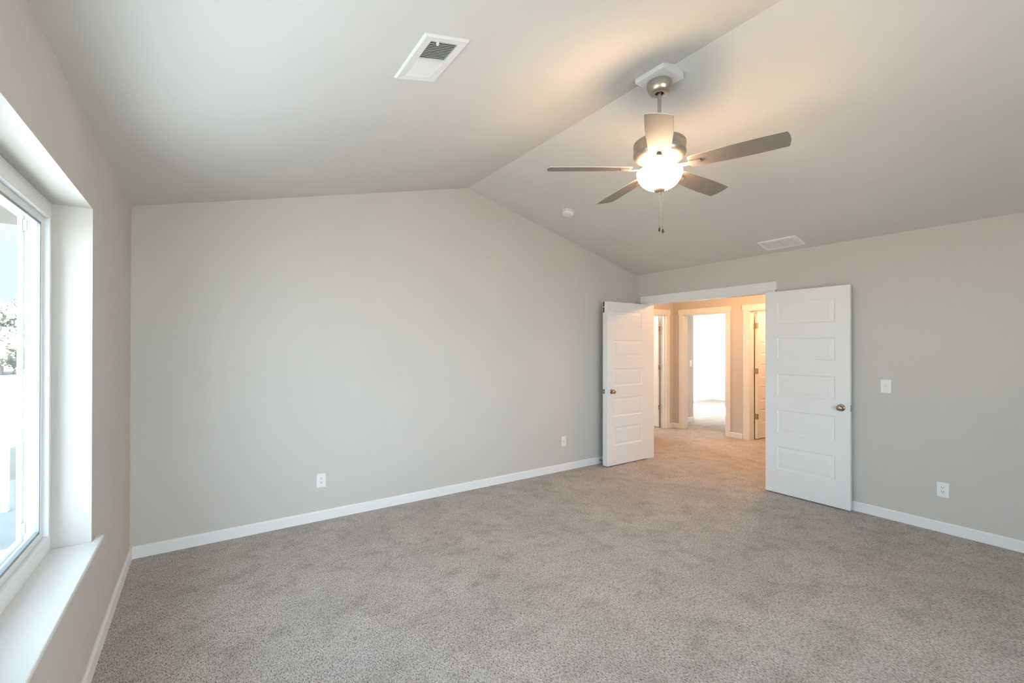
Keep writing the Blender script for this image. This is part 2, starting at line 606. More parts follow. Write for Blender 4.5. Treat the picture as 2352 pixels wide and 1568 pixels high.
def stop_strip(bm, *a):
    box(bm, *a)


# casing of the hall's side doorway (wall along x)
bm = bmesh.new()
e, cw, zt = 0.006, 0.083, 2.04
box(bm, LX0 - e - cw, LX0 - e, YH - 0.016, YH, 0, zt + 0.022)
box(bm, LX1 + e, LX1 + e + cw, YH - 0.016, YH, 0, zt + 0.022)
box(bm, LX0 - e - cw - 0.013, LX1 + e + cw + 0.013, YH - 0.022, YH, zt + 0.022, zt + 0.108)
box(bm, LX0 - e, LX1 + e, YH - 0.016, YH, zt + e, zt + 0.022)
box(bm, LX0 - 0.02, LX0, YH - 0.004, YH + WT, 0, zt + 0.02)
box(bm, LX1, LX1 + 0.02, YH - 0.004, YH + WT, 0, zt + 0.02)
box(bm, LX0, LX1, YH - 0.004, YH + WT, zt, zt + 0.02)
box(bm, LX1 - 0.011, LX1, YH + 0.03, YH + 0.075, 0, zt)
struct('trim_4', bm, M_TRIM, 'white casing of the doorway in the hall side wall', 'door casing', bevel=0.002)


# ------------------------------------------------------------------ five-panel doors
PANELS = [(0.250, 0.478), (0.610, 0.842), (0.985, 1.203), (1.350, 1.560), (1.703, 1.922)]


def door_slab_bm(w, h=2.018, th=0.035, stile=0.115):
    """slab in local space: s along x from the hinge, thickness y in [0, th], z up"""
    bm = bmesh.new()
    px0, px1 = stile, w - stile

    def side(y, sg):
        zs = [0.0]
        for a, c in PANELS:
            zs += [a - 0.012, c - 0.012]
        zs.append(h)
        for x0, x1 in ((0, px0), (px1, w)):
            bm.faces.new([bm.verts.new(p) for p in ((x0, y, 0), (x1, y, 0), (x1, y, h), (x0, y, h))])
        for i in range(0, len(zs), 2):
            bm.faces.new([bm.verts.new(p) for p in ((px0, y, zs[i]), (px1, y, zs[i]), (px1, y, zs[i + 1]), (px0, y, zs[i + 1]))])
        for a, c in PANELS:
            a -= 0.012
            c -= 0.012
            loops = []
            for ins, dep in ((0, 0), (0.009, 0.0068), (0.020, 0.0068), (0.046, 0.002)):
                yy = y + sg * dep
                loops.append([bm.verts.new(p) for p in ((px0 + ins, yy, a + ins), (px1 - ins, yy, a + ins), (px1 - ins, yy, c - ins), (px0 + ins, yy, c - ins))])
            for q, q2 in zip(loops, loops[1:]):
                for k in range(4):
                    bm.faces.new((q[k], q[(k + 1) % 4], q2[(k + 1) % 4], q2[k]))
            bm.faces.new(loops[-1])

    side(0, 1)
    side(th, -1)
    for p in (((0, 0, 0), (w, 0, 0), (w, th, 0), (0, th, 0)), ((0, 0, h), (w, 0, h), (w, th, h), (0, th, h)),
              ((0, 0, 0), (0, th, 0), (0, th, h), (0, 0, h)), ((w, 0, 0), (w, th, 0), (w, th, h), (w, 0, h))):
        bm.faces.new([bm.verts.new(q) for q in p])
    bmesh.ops.remove_doubles(bm, verts=bm.verts, dist=1e-5)
    return bm


def knob_parts(door, s, z, th, both=True):
    for y, d in (((0, -1), (th, 1)) if both else ((0, -1),)):
        bm = bmesh.new()
        lathe(bm, [(0, 0.058), (0.010, 0.0575), (0.019, 0.054), (0.0255, 0.047), (0.0265, 0.040), (0.024, 0.033), (0.017, 0.027),
                   (0.0115, 0.023), (0.0105, 0.012), (0.012, 0.004)], 32, axis_mat((s, y, z), (0, d, 0)))
        k = link('door_knob', bm, M_BRASS, door, smooth=True)
        bm = bmesh.new()
        lathe(bm, [(0.0, 0.011), (0.014, 0.0105), (0.026, 0.008), (0.031, 0.004), (0.032, 0.0)], 32, axis_mat((s, y, z), (0, d, 0)))
        link('rose_plate', bm, M_BRASS, k, smooth=True)


def hinge_parts(door, x, y, zs, side, leaf=(0, 1)):
    """knuckle at local x,y with two leaves"""
    for z in zs:
        bm = bmesh.new()
        lathe(bm, [(0, -0.046), (0.0065, -0.046), (0.0065, 0.046), (0, 0.046)], 16, Matrix.Translation((x, y, z)))
        box(bm, x, x + 0.030, y + side * 0.0045, y + side * 0.008, z - 0.044, z + 0.044)
        link('hinge', bm, M_HINGE, door, smooth=True)


def door(name, label, hinge, ang, w, knob=True, z0=0.012, stile=0.115):
    o = link(name, door_slab_bm(w, stile=stile), M_DOOR, bevel=0.0015)
    o.location = (*hinge, z0)
    o.rotation_euler = (0, 0, ang)
    tag(o, label, 'door', kind='structure')
    if knob:
        knob_parts(o, w - 0.068, 0.912, 0.035)
    return o


# leaf standing square to the wall in front of the gable wall: local x -> -X, local y -> +Y needs a mirror, so build it turned
DW = 0.748
d1 = door('door_1', 'narrow-looking white five-panel door standing open square beside the gable wall', (5.236, -0.171), pi, DW)
# after a half turn local y points to -Y: the slab lies between y -0.171 and -0.206
# astragal along the free edge, with flush bolt and strike plate
bm = bmesh.new()
box(bm, DW, DW + 0.010, -0.040, 0.035, 0.0, 2.018)
ast = link('astragal', bm, M_TRIM, d1, bevel=0.003)
ast['label'] = 'white moulding along the door edge'
bm = bmesh.new()
box(bm, DW + 0.0101, DW + 0.0125, -0.030, -0.012, 1.885, 1.950)
box(bm, DW + 0.0101, DW + 0.0125, -0.030, -0.012, 1.958, 2.017)
link('flush_bolt', bm, M_DARK, ast)
bm = bmesh.new()
box(bm, DW + 0.0101, DW + 0.0135, -0.036, -0.004, 0.885, 0.940)
sp = link('strike_plate', bm, M_NICK, ast)
bm = bmesh.new()
box(bm, DW + 0.0136, DW + 0.0145, -0.020, -0.006, 0.888, 0.900)
box(bm, DW + 0.0136, DW + 0.0145, -0.020, -0.006, 0.925, 0.937)
link('strike_hole', bm, M_DARK, ast)

d2 = door('door_2', 'wide white five-panel door folded back against the doorway wall', (5.164, -1.742), -pi / 2, 0.732)
# local x -> -Y, local y -> +X : slab between x 5.164 and 5.199
bm = bmesh.new()
box(bm, 0.732, 0.7335, 0.006, 0.029, 0.880, 0.940)
lp = link('latch_plate', bm, M_NICK, d2)
bm = bmesh.new()
box(bm, 0.7335, 0.744, 0.010, 0.027, 0.902, 0.920)
link('latch_bolt', bm, M_HINGE, lp)

# hall door hinged next to the sunlit doorway, opened into the room beyond
d3 = door('door_3', 'warm-lit white five-panel door ajar in the hall, mostly hidden by the large door', (7.683, -0.392), 0.0, 0.755)
for z in (0.355, 1.08, 1.805):
    bm = bmesh.new()
    lathe(bm, [(0, -0.046), (0.0065, -0.046), (0.0065, 0.046), (0, 0.046)], 16, Matrix.Translation((-0.010, 0.040, z)))
    box(bm, -0.004, 0.0, 0.004, 0.036, z - 0.044, z + 0.044)
    box(bm, -0.012, 0.030, -0.0035, -0.0005, z - 0.044, z + 0.044)
    link('hinge', bm, M_HINGE, d3)

# door of the side room, opened away from the hall
d4 = door('door_4', 'bright white five-panel door seen through the hall side doorway', (7.316, 1.190), pi / 2, 0.755, stile=0.090)
# local x -> +Y, local y -> -X: slab between x 7.281 and 7.316
for z in (0.36, 1.09, 1.80):
    bm = bmesh.new()
    lathe(bm, [(0, -0.046), (0.0065, -0.046), (0.0065, 0.046), (0, 0.046)], 16, Matrix.Translation((-0.008, -0.012, z)))
    box(bm, -0.012, 0.0, -0.038, 0.030, z - 0.044, z + 0.044)
    link('hinge', bm, M_HINGE, d4)


# ------------------------------------------------------------------ the window
def ring(bm, y0, y1, z0, z1, w0, w1, x0, x1, mi=0):
    """rectangular ring between insets w0 and w1 of an opening, from x0 to x1"""
    a, c = (y0 + w0, y1 - w0, z0 + w0, z1 - w0), (y0 + w1, y1 - w1, z0 + w1, z1 - w1)
    box(bm, x0, x1, a[0], a[1], a[2], c[2], mi)
    box(bm, x0, x1, a[0], a[1], c[3], a[3], mi)
    box(bm, x0, x1, a[0], c[0], c[2], c[3], mi)
    box(bm, x0, x1, c[1], a[1], c[2], c[3], mi)


win = thing('window_1', 'large white-framed window with a deep white sill in the side wall', 'window', (WX, (WY0 + WY1) / 2, WZ0), kind='structure')


def wl(name, bm, m, parent=win, **k):
    o = link(name, bm, m, None, **k)
    o.parent = parent
    # children are modelled in world space
    p = parent
    off = Vector((0, 0, 0))
    while p:
        off += p.location
        p = p.parent
    o.location = -off
    return o


bm = bmesh.new()
HN = 0.082
prism(bm, [(-0.14, WY0, WZ0 - 0.02), (-0.14, WY1, WZ0 - 0.02), (0.0, WY1, WZ0 - 0.02), (0.0, WY1 + HN, WZ0 - 0.02), (0.031, WY1 + HN, WZ0 - 0.02),
           (0.031, WY0 - HN, WZ0 - 0.02), (0.0, WY0 - HN, WZ0 - 0.02), (0.0, WY0, WZ0 - 0.02)], (0, 0, 0.02))
bmesh.ops.remove_doubles(bm, verts=bm.verts, dist=1e-5)
wl('sill', bm, M_TRIM, bevel=0.004)
NU = 2
UW = (WY1 - WY0) / NU
for i in range(NU):
    y0, y1 = WY0 + i * UW, WY0 + (i + 1) * UW
    bm = bmesh.new()
    ring(bm, y0, y1, WZ0, WZ1, 0.0, 0.024, -0.205, -0.131)
    ring(bm, y0, y1, WZ0, WZ1, 0.024, 0.055, -0.200, -0.127)
    ring(bm, y0, y1, WZ0, WZ1, 0.055, 0.080, -0.195, -0.121)
    fo = wl('frame', bm, M_VINYL, bevel=0.0025)
    bm = bmesh.new()
    ring(bm, y0, y1, WZ0, WZ1, 0.080, 0.108, -0.160, -0.139)
    wl('sash', bm, M_VINYL, bevel=0.002)
    bm = bmesh.new()
    ring(bm, y0, y1, WZ0, WZ1, 0.108, 0.118, -0.156, -0.142)
    wl('gasket', bm, M_GASKET)
    bm = bmesh.new()
    box(bm, -0.152, -0.146, y0 + 0.112, y1 - 0.112, WZ0 + 0.112, WZ1 - 0.112)
    wl('pane', bm, M_GLASS)
    # insect-screen frame on the outside with its little latches
    bm = bmesh.new()
    ring(bm, y0, y1, WZ0, WZ1, 0.060, 0.092, -0.214, -0.200)
    sf = wl('screen_frame', bm, M_VINYL, bevel=0.002)
    for zz in (0.72, 1.965):
        bm = bmesh.new()
        box(bm, -0.199, -0.188, y1 - 0.090, y1 - 0.078, zz - 0.022, zz + 0.022)
        wl('latch', bm, M_GASKET, sf)

# sunlit room's window frame
w2 = thing('window_2', 'white window of the sunlit room, out of sight', 'window', (10.45, 0.46, 0.62), kind='structure')
bm = bmesh.new()
for a in ((SX0, SX1, 0.62, 0.68), (SX0, SX1, 2.04, 2.1), (SX0, SX0 + 0.06, 0.68, 2.04), (SX1 - 0.06, SX1, 0.68, 2.04)):
    box(bm, a[0], a[1], 0.42, 0.48, a[2], a[3])
wl('frame', bm, M_VINYL, w2)
bm = bmesh.new()
box(bm, SX0 + 0.06, SX1 - 0.06, 0.447, 0.453, 0.68, 2.04)
wl('pane', bm, M_GLASS, w2)


# window added out of view behind the viewer, as daylight fill
w3 = thing('fill_window', 'wide window added behind the viewer to brighten the room', 'window', (1.75, YB - 0.06, PZ0), kind='structure')
for a, c in ((PX0, 1.75), (1.75, PX1)):
    bm = bmesh.new()
    for q in ((a, c, PZ0, PZ0 + 0.07), (a, c, PZ1 - 0.07, PZ1), (a, a + 0.06, PZ0 + 0.07, PZ1 - 0.07), (c - 0.06, c, PZ0 + 0.07, PZ1 - 0.07)):
        box(bm, q[0], q[1], YB - 0.09, YB - 0.03, q[2], q[3])
    wl('frame', bm, M_VINYL, w3)
    bm = bmesh.new()
    box(bm, a + 0.06, c - 0.06, YB - 0.063, YB - 0.057, PZ0 + 0.07, PZ1 - 0.07)
    wl('pane', bm, M_GLASS, w3)

# ------------------------------------------------------------------ outlets and switches
def wall_plate(name, label, cat, pos, nrm, kind, group=None, size=(0.0735, 0.117)):
    """local x along the wall, local z up, local -y out of the wall"""
    root = thing(name, label, cat, pos, group)
    n = Vector((*nrm, 0))
    root.rotation_euler = (0, 0, atan2(n.x, -n.y))
    w, h = size
    bm = bmesh.new()
    box(bm, -w / 2, w / 2, -0.006, 0, -h / 2, h / 2)
    link('cover_plate', bm, M_PLAST, root, bevel=0.0028, seg=3)
    bm = bmesh.new()
    box(bm, -0.0165, 0.0165, -0.0085, -0.006, -0.0335, 0.0335)
    body = link('receptacle' if kind == 'outlet' else 'rocker', bm, M_PLAST, root, bevel=0.0012)
    bm = bmesh.new()
    if kind == 'outlet':
        for cz in (0.0165, -0.0165):
            box(bm, -0.0078, -0.0052, -0.0092, -0.0084, cz - 0.001, cz + 0.0085)
            box(bm, 0.0050, 0.0074, -0.0092, -0.0084, cz + 0.000, cz + 0.0078)
            lathe(bm, [(0, 0.0008), (0.0027, 0.0008), (0.0027, 0)], 12, axis_mat((0, -0.0084, cz - 0.007), (0, -1, 0)))
        link('slots', bm, M_DARK, body)
    elif kind == 'switch':
        box(bm, -0.0140, 0.0140, -0.0087, -0.0084, -0.0008, 0.0008)
        box(bm, 0.0005, 0.0035, -0.0090, -0.0084, 0.008, 0.018)
        lathe(bm, [(0, 0.0006), (0.0022, 0.0006), (0.0022, 0)], 12, axis_mat((-0.004, -0.0084, -0.013), (0, -1, 0)))
        link('switch_marks', bm, M_GASKET, body)
    else:
        lathe(bm, [(0, 0.010), (0.0035, 0.010), (0.0048, 0.004), (0.0048, 0)], 16, axis_mat((0, -0.0084, 0), (0, -1, 0)))
        link('coax_jack', bm, M_NICK, body, smooth=True)
    for z in ((0.048, -0.048) if kind != 'outlet' else (0.048, -0.048)):
        bm = bmesh.new()
        lathe(bm, [(0, 0.0012), (0.002, 0.001), (0.0028, 0)], 12, axis_mat((0, -0.006, z), (0, -1, 0)))
        link('screw', bm, M_PLAST, root, smooth=True)
    return root


wall_plate('wall_outlet', 'white duplex outlet low on the gable wall, with dark slots', 'outlet', (1.241, 0, 0.337), (0, -1), 'outlet')
wall_plate('cable_outlet', 'small white cable plate on the gable wall near the open door', 'outlet', (3.955, 0, 0.349), (0, -1), 'coax')
wall_plate('wall_outlet', 'white duplex outlet low on the wall to the side of the folded-back door', 'outlet', (W, -3.0625, 0.338), (-1, 0), 'outlet')
wall_plate('light_switch', 'white wall switch above the outlet, beside the folded-back door', 'switch', (W, -2.703, 1.134), (-1, 0), 'switch')
wall_plate('light_switch', 'pale wall switch inside the sunlit doorway beyond the hall', 'switch', (8.40, 1.275, 1.15), (0, -1), 'switch')

# ------------------------------------------------------------------ spring door stop on the baseboard
root = thing('door_stop', 'small spring door stop sticking out of the baseboard by the open door', 'door stop', (4.552, -BT, 0.043))
bm = bmesh.new()
lathe(bm, [(0, 0.006), (0.008, 0.006), (0.011, 0.003), (0.0125, 0)], 20, axis_mat((0, 0, 0), (0, -1, 0)))
link('base', bm, M_CHAIN, root, smooth=True)
bm = bmesh.new()
tube(bm, [(0.006 * cos(i * pi / 5), -0.005 - 0.060 * i / 140, 0.006 * sin(i * pi / 5) - 0.006 * (i / 140) ** 2) for i in range(141)], 0.0011, 6)
link('spring', bm, M_CHAIN, root, smooth=True)
bm = bmesh.new()
lathe(bm, [(0, 0), (0.0075, 0), (0.0085, 0.004), (0.008, 0.011), (0.005, 0.0145), (0, 0.015)], 20, axis_mat((0, -0.064, -0.006), (0, -1, 0)))
link('tip', bm, M_RUBBER, root, smooth=True)


# ------------------------------------------------------------------ ceiling registers
def register(name, label, x, y, side, flip):
    """vent on a slope; local x up the slope, local y along the ridge, local -z into the room"""
    sl = math.atan(KL) if side == 'L' else -math.atan(KR)
    z = EAVE + KL * x if side == 'L' else EAVE + KR * (W - x)
    root = thing(name, label, 'air vent', (x, y, z))
    root.rotation_euler = (0, -sl, 0)
    LX, LY, t0 = 0.104, 0.178, 0.011
    hx, hy = 0.064, 0.142
    bm = bmesh.new()
    loops = []
    for (ax, ay, zz) in ((LX, LY, 0), (LX, LY, -0.004), (LX - 0.006, LY - 0.006, -t0), (hx, hy, -t0 + 0.002), (hx, hy, -0.0012)):
        loops.append([bm.verts.new((sx * ax, sy * ay, zz)) for sx, sy in ((-1, -1), (1, -1), (1, 1), (-1, 1))])
    for q, q2 in zip(loops, loops[1:]):
        for k in range(4):
            bm.faces.new((q[k], q[(k + 1) % 4], q2[(k + 1) % 4], q2[k]))
    link('frame', bm, M_PLAST, root)
    bm = bmesh.new()
    box(bm, -hx, hx, -hy, hy, -0.0020, -0.0006)  # dark plate standing in for the shade inside the duct
    link('duct_shade', bm, M_DUCT, root)
    bm = bmesh.new()
    box(bm, -hx, hx, -0.006, 0.006, -0.012, -0.002)
    link('divider', bm, M_PLAST, root)
    for half in (-1, 1):
        bm = bmesh.new()
        n = 11
        for i in range(n):
            c = half * (0.0125 + (i + 0.25) * (hy - 0.012) / n)
            dy = 0.0052 * (flip if abs(flip) > 1 else -half * flip)
            dy = max(-0.0052, min(0.0052, dy))
            # a slat leaning along y
            q = [(-hx, c - dy, -0.0095), (-hx, c - dy + 0.0009, -0.0099), (-hx, c + dy, -0.0026), (-hx, c + dy - 0.0009, -0.0022)]
            prism(bm, q, (2 * hx, 0, 0))
        link('louvers', bm, M_PLAST, root)
    bm = bmesh.new()
    yy = -(hy - 0.004)
    box(bm, -0.036, -0.029, yy - 0.007, yy + 0.007, -0.019, -0.003)
    link('lever', bm, M_PLAST, root, bevel=0.001)
    for sy in (-1, 1):
        bm = bmesh.new()
        lathe(bm, [(0, 0.0016), (0.003, 0.0012), (0.004, 0)], 12, axis_mat((0, sy * 0.160, -t0 + 0.0008), (0, 0, -1)))
        link('screw', bm, M_PLAST, root, smooth=True)
    return root


register('ceiling_vent', 'white air register with dark open slats on the window-side slope', 1.2405, -2.204, 'L', 1)
register('ceiling_vent', 'white air register with closed pale slats above the doorway wall', 5.064, -1.937, 'R', -2)

# ------------------------------------------------------------------ smoke detector
sx, sy_ = 3.538, -0.552
root = thing('smoke_detector', 'round white smoke detector on the far slope near the gable wall', 'smoke detector', (sx, sy_, EAVE + KR * (W - sx)))
root.rotation_euler = (0, math.atan(KR), 0)
bm = bmesh.new()
lathe(bm, [(0, -0.0005), (0.068, -0.0005), (0.069, -0.004), (0.067, -0.009), (0, -0.009)], 48)
link('base_ring', bm, M_PLAST, root, smooth=True)
bm = bmesh.new()
lathe(bm, [(0.060, -0.009), (0.064, -0.012), (0.064, -0.030), (0.060, -0.039), (0.050, -0.044), (0.030, -0.0455), (0, -0.046)], 48)
cov = link('cover', bm, M_PLAST, root, smooth=True)
bm = bmesh.new()
for k in range(20):
    a = 2 * pi * k / 20
    prism(bm, [(0.0641 * cos(a + d) * 1.004, 0.0641 * sin(a + d) * 1.004, z) for d, z in ((-0.11, -0.017), (0.11, -0.017), (0.11, -0.0205), (-0.11, -0.0205))],
          (0.0006 * cos(a), 0.0006 * sin(a), 0))
link('air_slots', bm, M_GASKET, cov)
bm = bmesh.new()
lathe(bm, [(0, -0.0485), (0.008, -0.048), (0.010, -0.046), (0.010, -0.045)], 20, Matrix.Translation((0.012, -0.02, 0)))
link('test_button', bm, M_PLAST, root, smooth=True)

# ------------------------------------------------------------------ ceiling fan
FX, FY = 2.6553, -2.349
fan = thing('ceiling_fan', 'five-blade brushed nickel ceiling fan with a lit glass bowl, hanging from the ridge', 'ceiling fan', (FX, FY, 2.53))


def fl(name, bm, m, parent=fan, **k):
    """fan children modelled about the axis with true heights"""
    o = link(name, bm, m, parent, **k)
    if parent is fan:
        o.location = (0, 0, -2.53)
    return o


# block that levels the ridge
bx0, bx1, by0, by1, bz = 2.548 - FX, 2.736 - FX, -2.458 - FY, -2.256 - FY, 3.050
bm = bmesh.new()
zl, zrr = EAVE + KL * (bx0 + FX), EAVE + KR * (W - bx1 - FX)
prism(bm, [(bx0, by0, bz), (bx1, by0, bz), (bx1, by0, zrr), (0, by0, ZR), (bx0, by0, zl)], (0, by1 - by0, 0))
mb = fl('mounting_block', bm, M_TRIM, bevel=0.002)
mb['label'] = 'white mounting block'
bm = bmesh.new()
lathe(bm, [(0, 3.050), (0.066, 3.050), (0.071, 3.046), (0.0725, 3.034), (0.0725, 3.026), (0.071, 3.023), (0.0705, 3.016), (0.067, 3.005),
           (0.060, 2.992), (0.053, 2.985), (0.047, 2.9825), (0.026, 2.982), (0.0245, 2.986), (0.0245, 3.0), (0, 3.0)], 64)
fl('canopy', bm, M_NICK, smooth=True)
bm = bmesh.new()
lathe(bm, [(0, 2.9865), (0.0235, 2.9865), (0.0235, 2.989), (0, 2.989)], 32)
fl('canopy_hole', bm, M_DARK)
bm = bmesh.new()
lathe(bm, [(0.0108, 2.991), (0.0108, 2.70)], 24)
fl('downrod', bm, M_NICK, smooth=True)
bm = bmesh.new()
lathe(bm, [(0, 2.735), (0.026, 2.735), (0.030, 2.728), (0.030, 2.705), (0.045, 2.699), (0.120, 2.695), (0.142, 2.691), (0.150, 2.684), (0.1515, 2.676),
           (0.1515, 2.672), (0.1495, 2.670), (0.1495, 2.628), (0.1515, 2.625), (0.1515, 2.618), (0.147, 2.606), (0.138, 2.594), (0.126, 2.586),
           (0.108, 2.582), (0.104, 2.583), (0.101, 2.581), (0.096, 2.579), (0.092, 2.581), (0.086, 2.588), (0, 2.588)], 72)
fl('motor_housing', bm, M_NICK, smooth=True)
bm = bmesh.new()
lathe(bm, [(0, 2.592), (0.062, 2.592), (0.064, 2.584), (0.064, 2.560), (0.058, 2.554), (0.046, 2.552), (0.040, 2.534), (0.040, 2.526), (0, 2.526)], 48)
fl('switch_housing', bm, M_NICK, smooth=True)

BLADE_Z, TILT, RT = 2.534, R(-12), 0.660


def blade_bm():
    bm = bmesh.new()
    # outline: root at x=0.17, tip at RT; half width along x
    n = 28
    top, bot = [], []
    x0, x1 = 0.170, RT
    up, dn = [], []
    for i in range(n + 1):
        s = i / n
        x = x0 + (x1 - x0) * s
        hw = 0.051 + 0.018 * sin(min(1, s / 0.72) * pi / 2)
        hw -= 0.003 * max(0, (s - 0.72) / 0.28) ** 2
        if s < 0.035:
            hw -= 0.010 * (1 - s / 0.035) ** 2
        up.append((x, hw))
        dn.append((x, -hw))
    tip = []
    for i in range(1, 12):
        a = i / 12
        y = up[-1][1] + (dn[-1][1] - up[-1][1]) * a
        tip.append((x1 + 0.012 * (1 - (2 * a - 1) ** 2), y))
    poly = up + tip + dn[::-1]
    prism(bm, [(x, y, -0.003) for x, y in poly], (0, 0, 0.006))
    bm.normal_update()
    for f in bm.faces:
        if abs(f.normal.z) < 0.5:
            f.material_index = 1
    return bm


def iron_bm():
    """cast bracket: swoops down from the flywheel and runs out under the blade"""
    bm = bmesh.new()
    path = [(0.052, 2.5775, 0.010), (0.066, 2.576, 0.010), (0.080, 2.570, 0.010), (0.092, 2.558, 0.011), (0.106, 2.545, 0.012), (0.124, 2.5365, 0.0145),
            (0.150, 2.5335, 0.018), (0.185, 2.5325, 0.0165), (0.215, 2.532, 0.0135), (0.238, 2.5325, 0.011)]
    th = 0.0075
    rings = []
    for x, z, hw in path:
        z -= BLADE_Z + 0.0015
        rings.append([bm.verts.new(p) for p in ((x, -hw, z - th), (x, hw, z - th), (x, hw * 0.8, z - th - 0.003), (x, -hw * 0.8, z - th - 0.003))])
        rings[-1] = rings[-1][::-1]
    for a, c in zip(rings, rings[1:]):
        for k in range(4):
            bm.faces.new((a[k], a[(k + 1) % 4], c[(k + 1) % 4], c[k]))
    bm.faces.new(rings[0])
    bm.faces.new(rings[-1][::-1])
    for x, y in ((0.185, 0.008), (0.185, -0.008), (0.222, 0.0)):
        lathe(bm, [(0, 0.002), (0.003, 0.0015), (0.004, 0)], 10, axis_mat((x, y, -0.0125), (0, 0, -1)))
    # pad that meets the blade
    prism(bm, [(0.172, -0.020, -0.012), (0.234, -0.013, -0.012), (0.234, 0.013, -0.012), (0.172, 0.020, -0.012)], (0, 0, 0.0095))
    return bm


b0 = i0 = None
for k in range(5):
    ang = R(1.0 + 72 * k)
    if k == 0:
        b0 = link('blade', blade_bm(), [M_BLADE, M_EDGE], fan, bevel=0.0012)
        i0 = link('blade_iron', iron_bm(), M_NICKP, b0, smooth=True, bevel=0.0015)
        bl, ir = b0, i0
    else:
        bl, ir = b0.copy(), i0.copy()
        bl.parent = fan
        ir.parent = bl
        for o in (bl, ir):
            COL.objects.link(o)
    bl.location = (0, 0, BLADE_Z - 2.53)
    bl.rotation_euler = (Matrix.Rotation(ang, 3, 'Z') @ Matrix.Rotation(TILT, 3, 'X')).to_euler()

# glass bowl, finial and chains
bm = bmesh.new()
prof = []
for i in range(25):
    a = i / 24 * pi / 2
    prof.append((0.131 * cos(a) ** 0.82, 2.510 - 0.102 * sin(a) ** 1.12))
inner = [(max(0, r - 0.004), z + 0.004) for r, z in prof[::-1]]
prof[-1] = (0, prof[-1][1])
inner[0] = (0, inner[0][1])
ring_in = [p for p in inner if p[1] < 2.512]
lathe(bm, [*ring_in, (0.129, 2.5145), (0.132, 2.514), *prof], 64)
bowl = fl('glass_bowl', bm, M_BOWL, smooth=True)
bowl['label'] = 'glowing frosted glass bowl'
bm = bmesh.new()
lathe(bm, [(0.0, 2.4125), (0.032, 2.4125), (0.0335, 2.409), (0.030, 2.402), (0.022, 2.3965), (0.012, 2.394), (0.0075, 2.393), (0.0075, 2.388),
           (0.006, 2.384), (0, 2.3825)], 40)
fl('finial', bm, M_NICKP, smooth=True)
rx, ry = cos(YAW), -sin(YAW)
for dx, zt_, zc_, zk in ((0.0, 2.384, 2.248, 2.183), (0.0205, 2.398, 2.352, 2.174)):
    bm = bmesh.new()
    ox, oy = rx * dx, ry * dx
    tube(bm, [(ox, oy, zt_), (ox, oy, zk)], 0.0008, 6)
    ch = fl('pull_chain', bm, M_CHAIN)
    bm = bmesh.new()
    lathe(bm, [(0, 0.005), (0.0019, 0.004), (0.0019, -0.004), (0, -0.005)], 10, Matrix.Translation((ox, oy, zc_)))
    link('chain_connector', bm, M_CHAIN, ch)
    bm = bmesh.new()
    lathe(bm, [(0, 0.0), (0.0030, -0.001), (0.0048, -0.008), (0.0066, -0.016), (0.0062, -0.021), (0.0040, -0.0245), (0, -0.0255)], 20, Matrix.Translation((ox, oy, zk)))
    link('chain_knob', bm, M_BLACK, ch, smooth=True)

for a in (0.5, 0.5 + pi):
    point('fan_bulb', (FX + 0.075 * cos(a), FY + 0.075 * sin(a), 2.516), FAN_W, WARM, 0.022)
point('hall_light', (6.5, -1.35, 2.35), HALL_W, (1.0, 0.55, 0.26), 0.09)
point('hall_light', (6.45, -0.12, 2.36), 21.0, (1.0, 0.58, 0.30), 0.09)  # second source, added to brighten the hall's far walls
point('side_room_fill', (6.6, 2.3, 2.1), 60.0, (1.0, 0.94, 0.86), 0.12)  # added light standing in for daylight in the side room
point('closet_lamp', (8.15, -1.0, 2.2), 24.0, (1.0, 0.66, 0.36), 0.08)
point('far_room_fill', (9.6, 1.9, 2.25), 75.0, (1.0, 0.96, 0.90), 0.15)  # fill added to brighten the sunlit room, no fixture there

# ------------------------------------------------------------------ outdoors
bm = bmesh.new()
box(bm, -90, WX - 2.6, -13.0, 120, -0.6, -0.32)
box(bm, WX - 2.6, WX, -13.0, -7.0, -0.6, -0.32)
box(bm, WX - 2.6, WX, 4.1, 120, -0.6, -0.32)
box(bm, WX, 60, 6, 120, -0.6, -0.32)
box(bm, WX, 60, -13.0, YB - WT, -0.6, -0.32)
box(bm, 12.5, 60, YB - WT, 6, -0.6, -0.32)
box(bm, W + WT, 12.5, YB - WT, -3.3, -0.6, -0.32)
box(bm, 8.9, 12.5, -3.3, 0.4, -0.6, -0.32)
struct('ground', bm, M_SAND, 'pale bare ground outside the window', 'ground')
bm = bmesh.new()
box(bm, WX - 2.6, WX, -7.0, 1.20, -0.32, -0.15)
struct('porch_floor', bm, M_CONC, 'pale sunlit concrete right below the window, outside', 'porch')
bm = bmesh.new()
box(bm, WX - 2.6, WX, 1.20, 3.9, -0.32, -0.152)
struct('path', bm, M_SHADE_CONC, 'porch floor past the sunlit concrete, coloured darker for shade', 'paving')
bm = bmesh.new()
box(bm, -40, 40, 14.5, 19.5, -0.32, -0.30)
struct('road', bm, M_ASPH, 'grey road beyond the porch', 'road')
bm = bmesh.new()
box(bm, -40, 40, 19.5, 20.1, -0.32, -0.18)
struct('kerb', bm, M_CONC, 'pale kerb along the far side of the road', 'kerb')
bm = bmesh.new()
box(bm, -1.95, WX, -2.85, 5.2, 3.2, 3.4)
box(bm, WX - 0.02, WX, -2.85, 5.2, 2.3, 3.2)
struct('porch_roof', bm, M_SIDING, 'grey porch beam and soffit above the window', 'porch roof')
bm = bmesh.new()
box(bm, -0.35, WX, 0.2, 8.0, -0.3, 2.74)
bm.free()
bm = bmesh.new()
box(bm, -0.6, 5.4, YB - WT - 2.80, YB - WT, 2.38, 2.50)  # added out of view to keep direct sun off the bedroom floor
struct('sun_block_roof', bm, M_SIDING, 'added roof behind the viewer that blocks the sun', 'porch roof')
bm = bmesh.new()
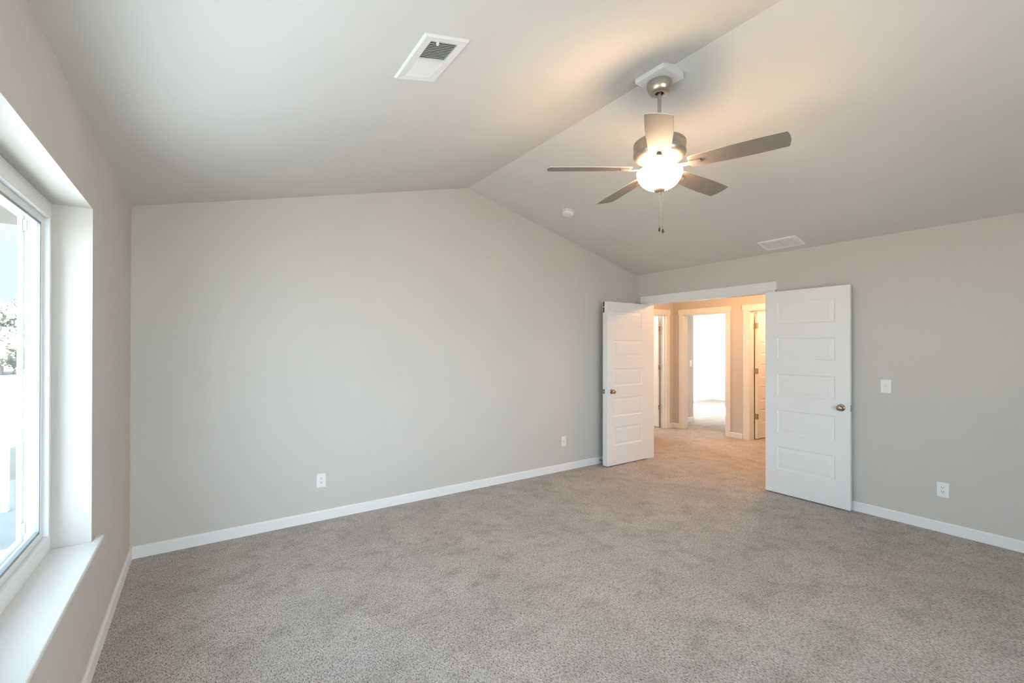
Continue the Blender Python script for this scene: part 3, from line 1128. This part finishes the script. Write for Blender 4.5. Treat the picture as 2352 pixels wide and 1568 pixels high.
box(bm, -40, 60, -60, -13.0, -0.6, -0.30)  # unseen reflector, added to send sunlight up to the gable and ceiling
struct('yard', bm, M_BOUNCE_GRAVEL, 'added white gravel behind the house, bouncing sun into the room', 'yard')
bm = bmesh.new()
box(bm, -0.6, 8.0, YB - WT - 3.4, YB - WT, -0.32, -0.10)  # unseen paving, added dark so little light bounces to the ceiling
struct('added_dark_paving', bm, M_DARK_PAVING, 'added dark paving behind the viewer that limits bounced light', 'porch')
random.seed(4)


def tree(x, y, h, rad, label):
    root = thing('tree', label, 'tree', (x, y, -0.32), 'trees beyond the road')
    bm = bmesh.new()
    tube(bm, [(0, 0, 0), (0.05, 0, h * 0.35), (0.0, 0.05, h * 0.8)], [0.16, 0.12, 0.05], 10)
    link('trunk', bm, M_BARK, root, smooth=True)
    bm = bmesh.new()
    for i in range(26):
        a, rr2 = random.uniform(0, 2 * pi), rad * sqrt(random.random()) * 0.72
        zc = h * random.uniform(0.16, 0.90)
        s = rad * random.uniform(0.28, 0.46)
        ctr = Vector((rr2 * cos(a), rr2 * sin(a), zc))
        mm = Matrix.Translation(ctr) @ Matrix.Diagonal((s * 0.8, s * 0.8, s * 0.65, 1))
        r = bmesh.ops.create_icosphere(bm, subdivisions=2, radius=1.0, matrix=mm)
        for v in r['verts']:
            v.co += Vector((random.gauss(0, 1), random.gauss(0, 1), random.gauss(0, 1))) * s * 0.06
        for k in range(170):                                  # leaves standing out of the mass
            d = Vector((random.gauss(0, 1), random.gauss(0, 1), random.gauss(0, 1))).normalized()
            p = ctr + Vector((d.x * s, d.y * s, d.z * s * 0.85)) * random.uniform(0.75, 1.12)
            q = [Vector((random.gauss(0, 1), random.gauss(0, 1), random.gauss(0, 1))).normalized() * random.uniform(0.06, 0.13) for _ in range(2)]
            bm.faces.new([bm.verts.new(p + o_) for o_ in (q[0], q[1], -q[0], -q[1])])
    link('crown', bm, M_LEAF, root)


k = 0
for i in range(5):
    x = -10.2 + (i - 2) * 6.6
    y = 38 + (i % 2) * 2.0
    tree(x, y, random.uniform(4.1, 5.0), random.uniform(2.3, 2.7), 'hazy olive tree beyond the road, outside the window')
# post at the porch edge
root = thing('porch_post', 'short white post with a pale cap outside the window', 'post', (-1.185, 2.40, -0.152))
bm = bmesh.new()
box(bm, -0.030, 0.030, -0.030, 0.030, 0.0, 0.90)
link('shaft', bm, M_VINYL, root, bevel=0.004)
bm = bmesh.new()
box(bm, -0.045, 0.045, -0.045, 0.045, 0.90, 0.985)
link('cap', bm, M_VINYL, root, bevel=0.008)
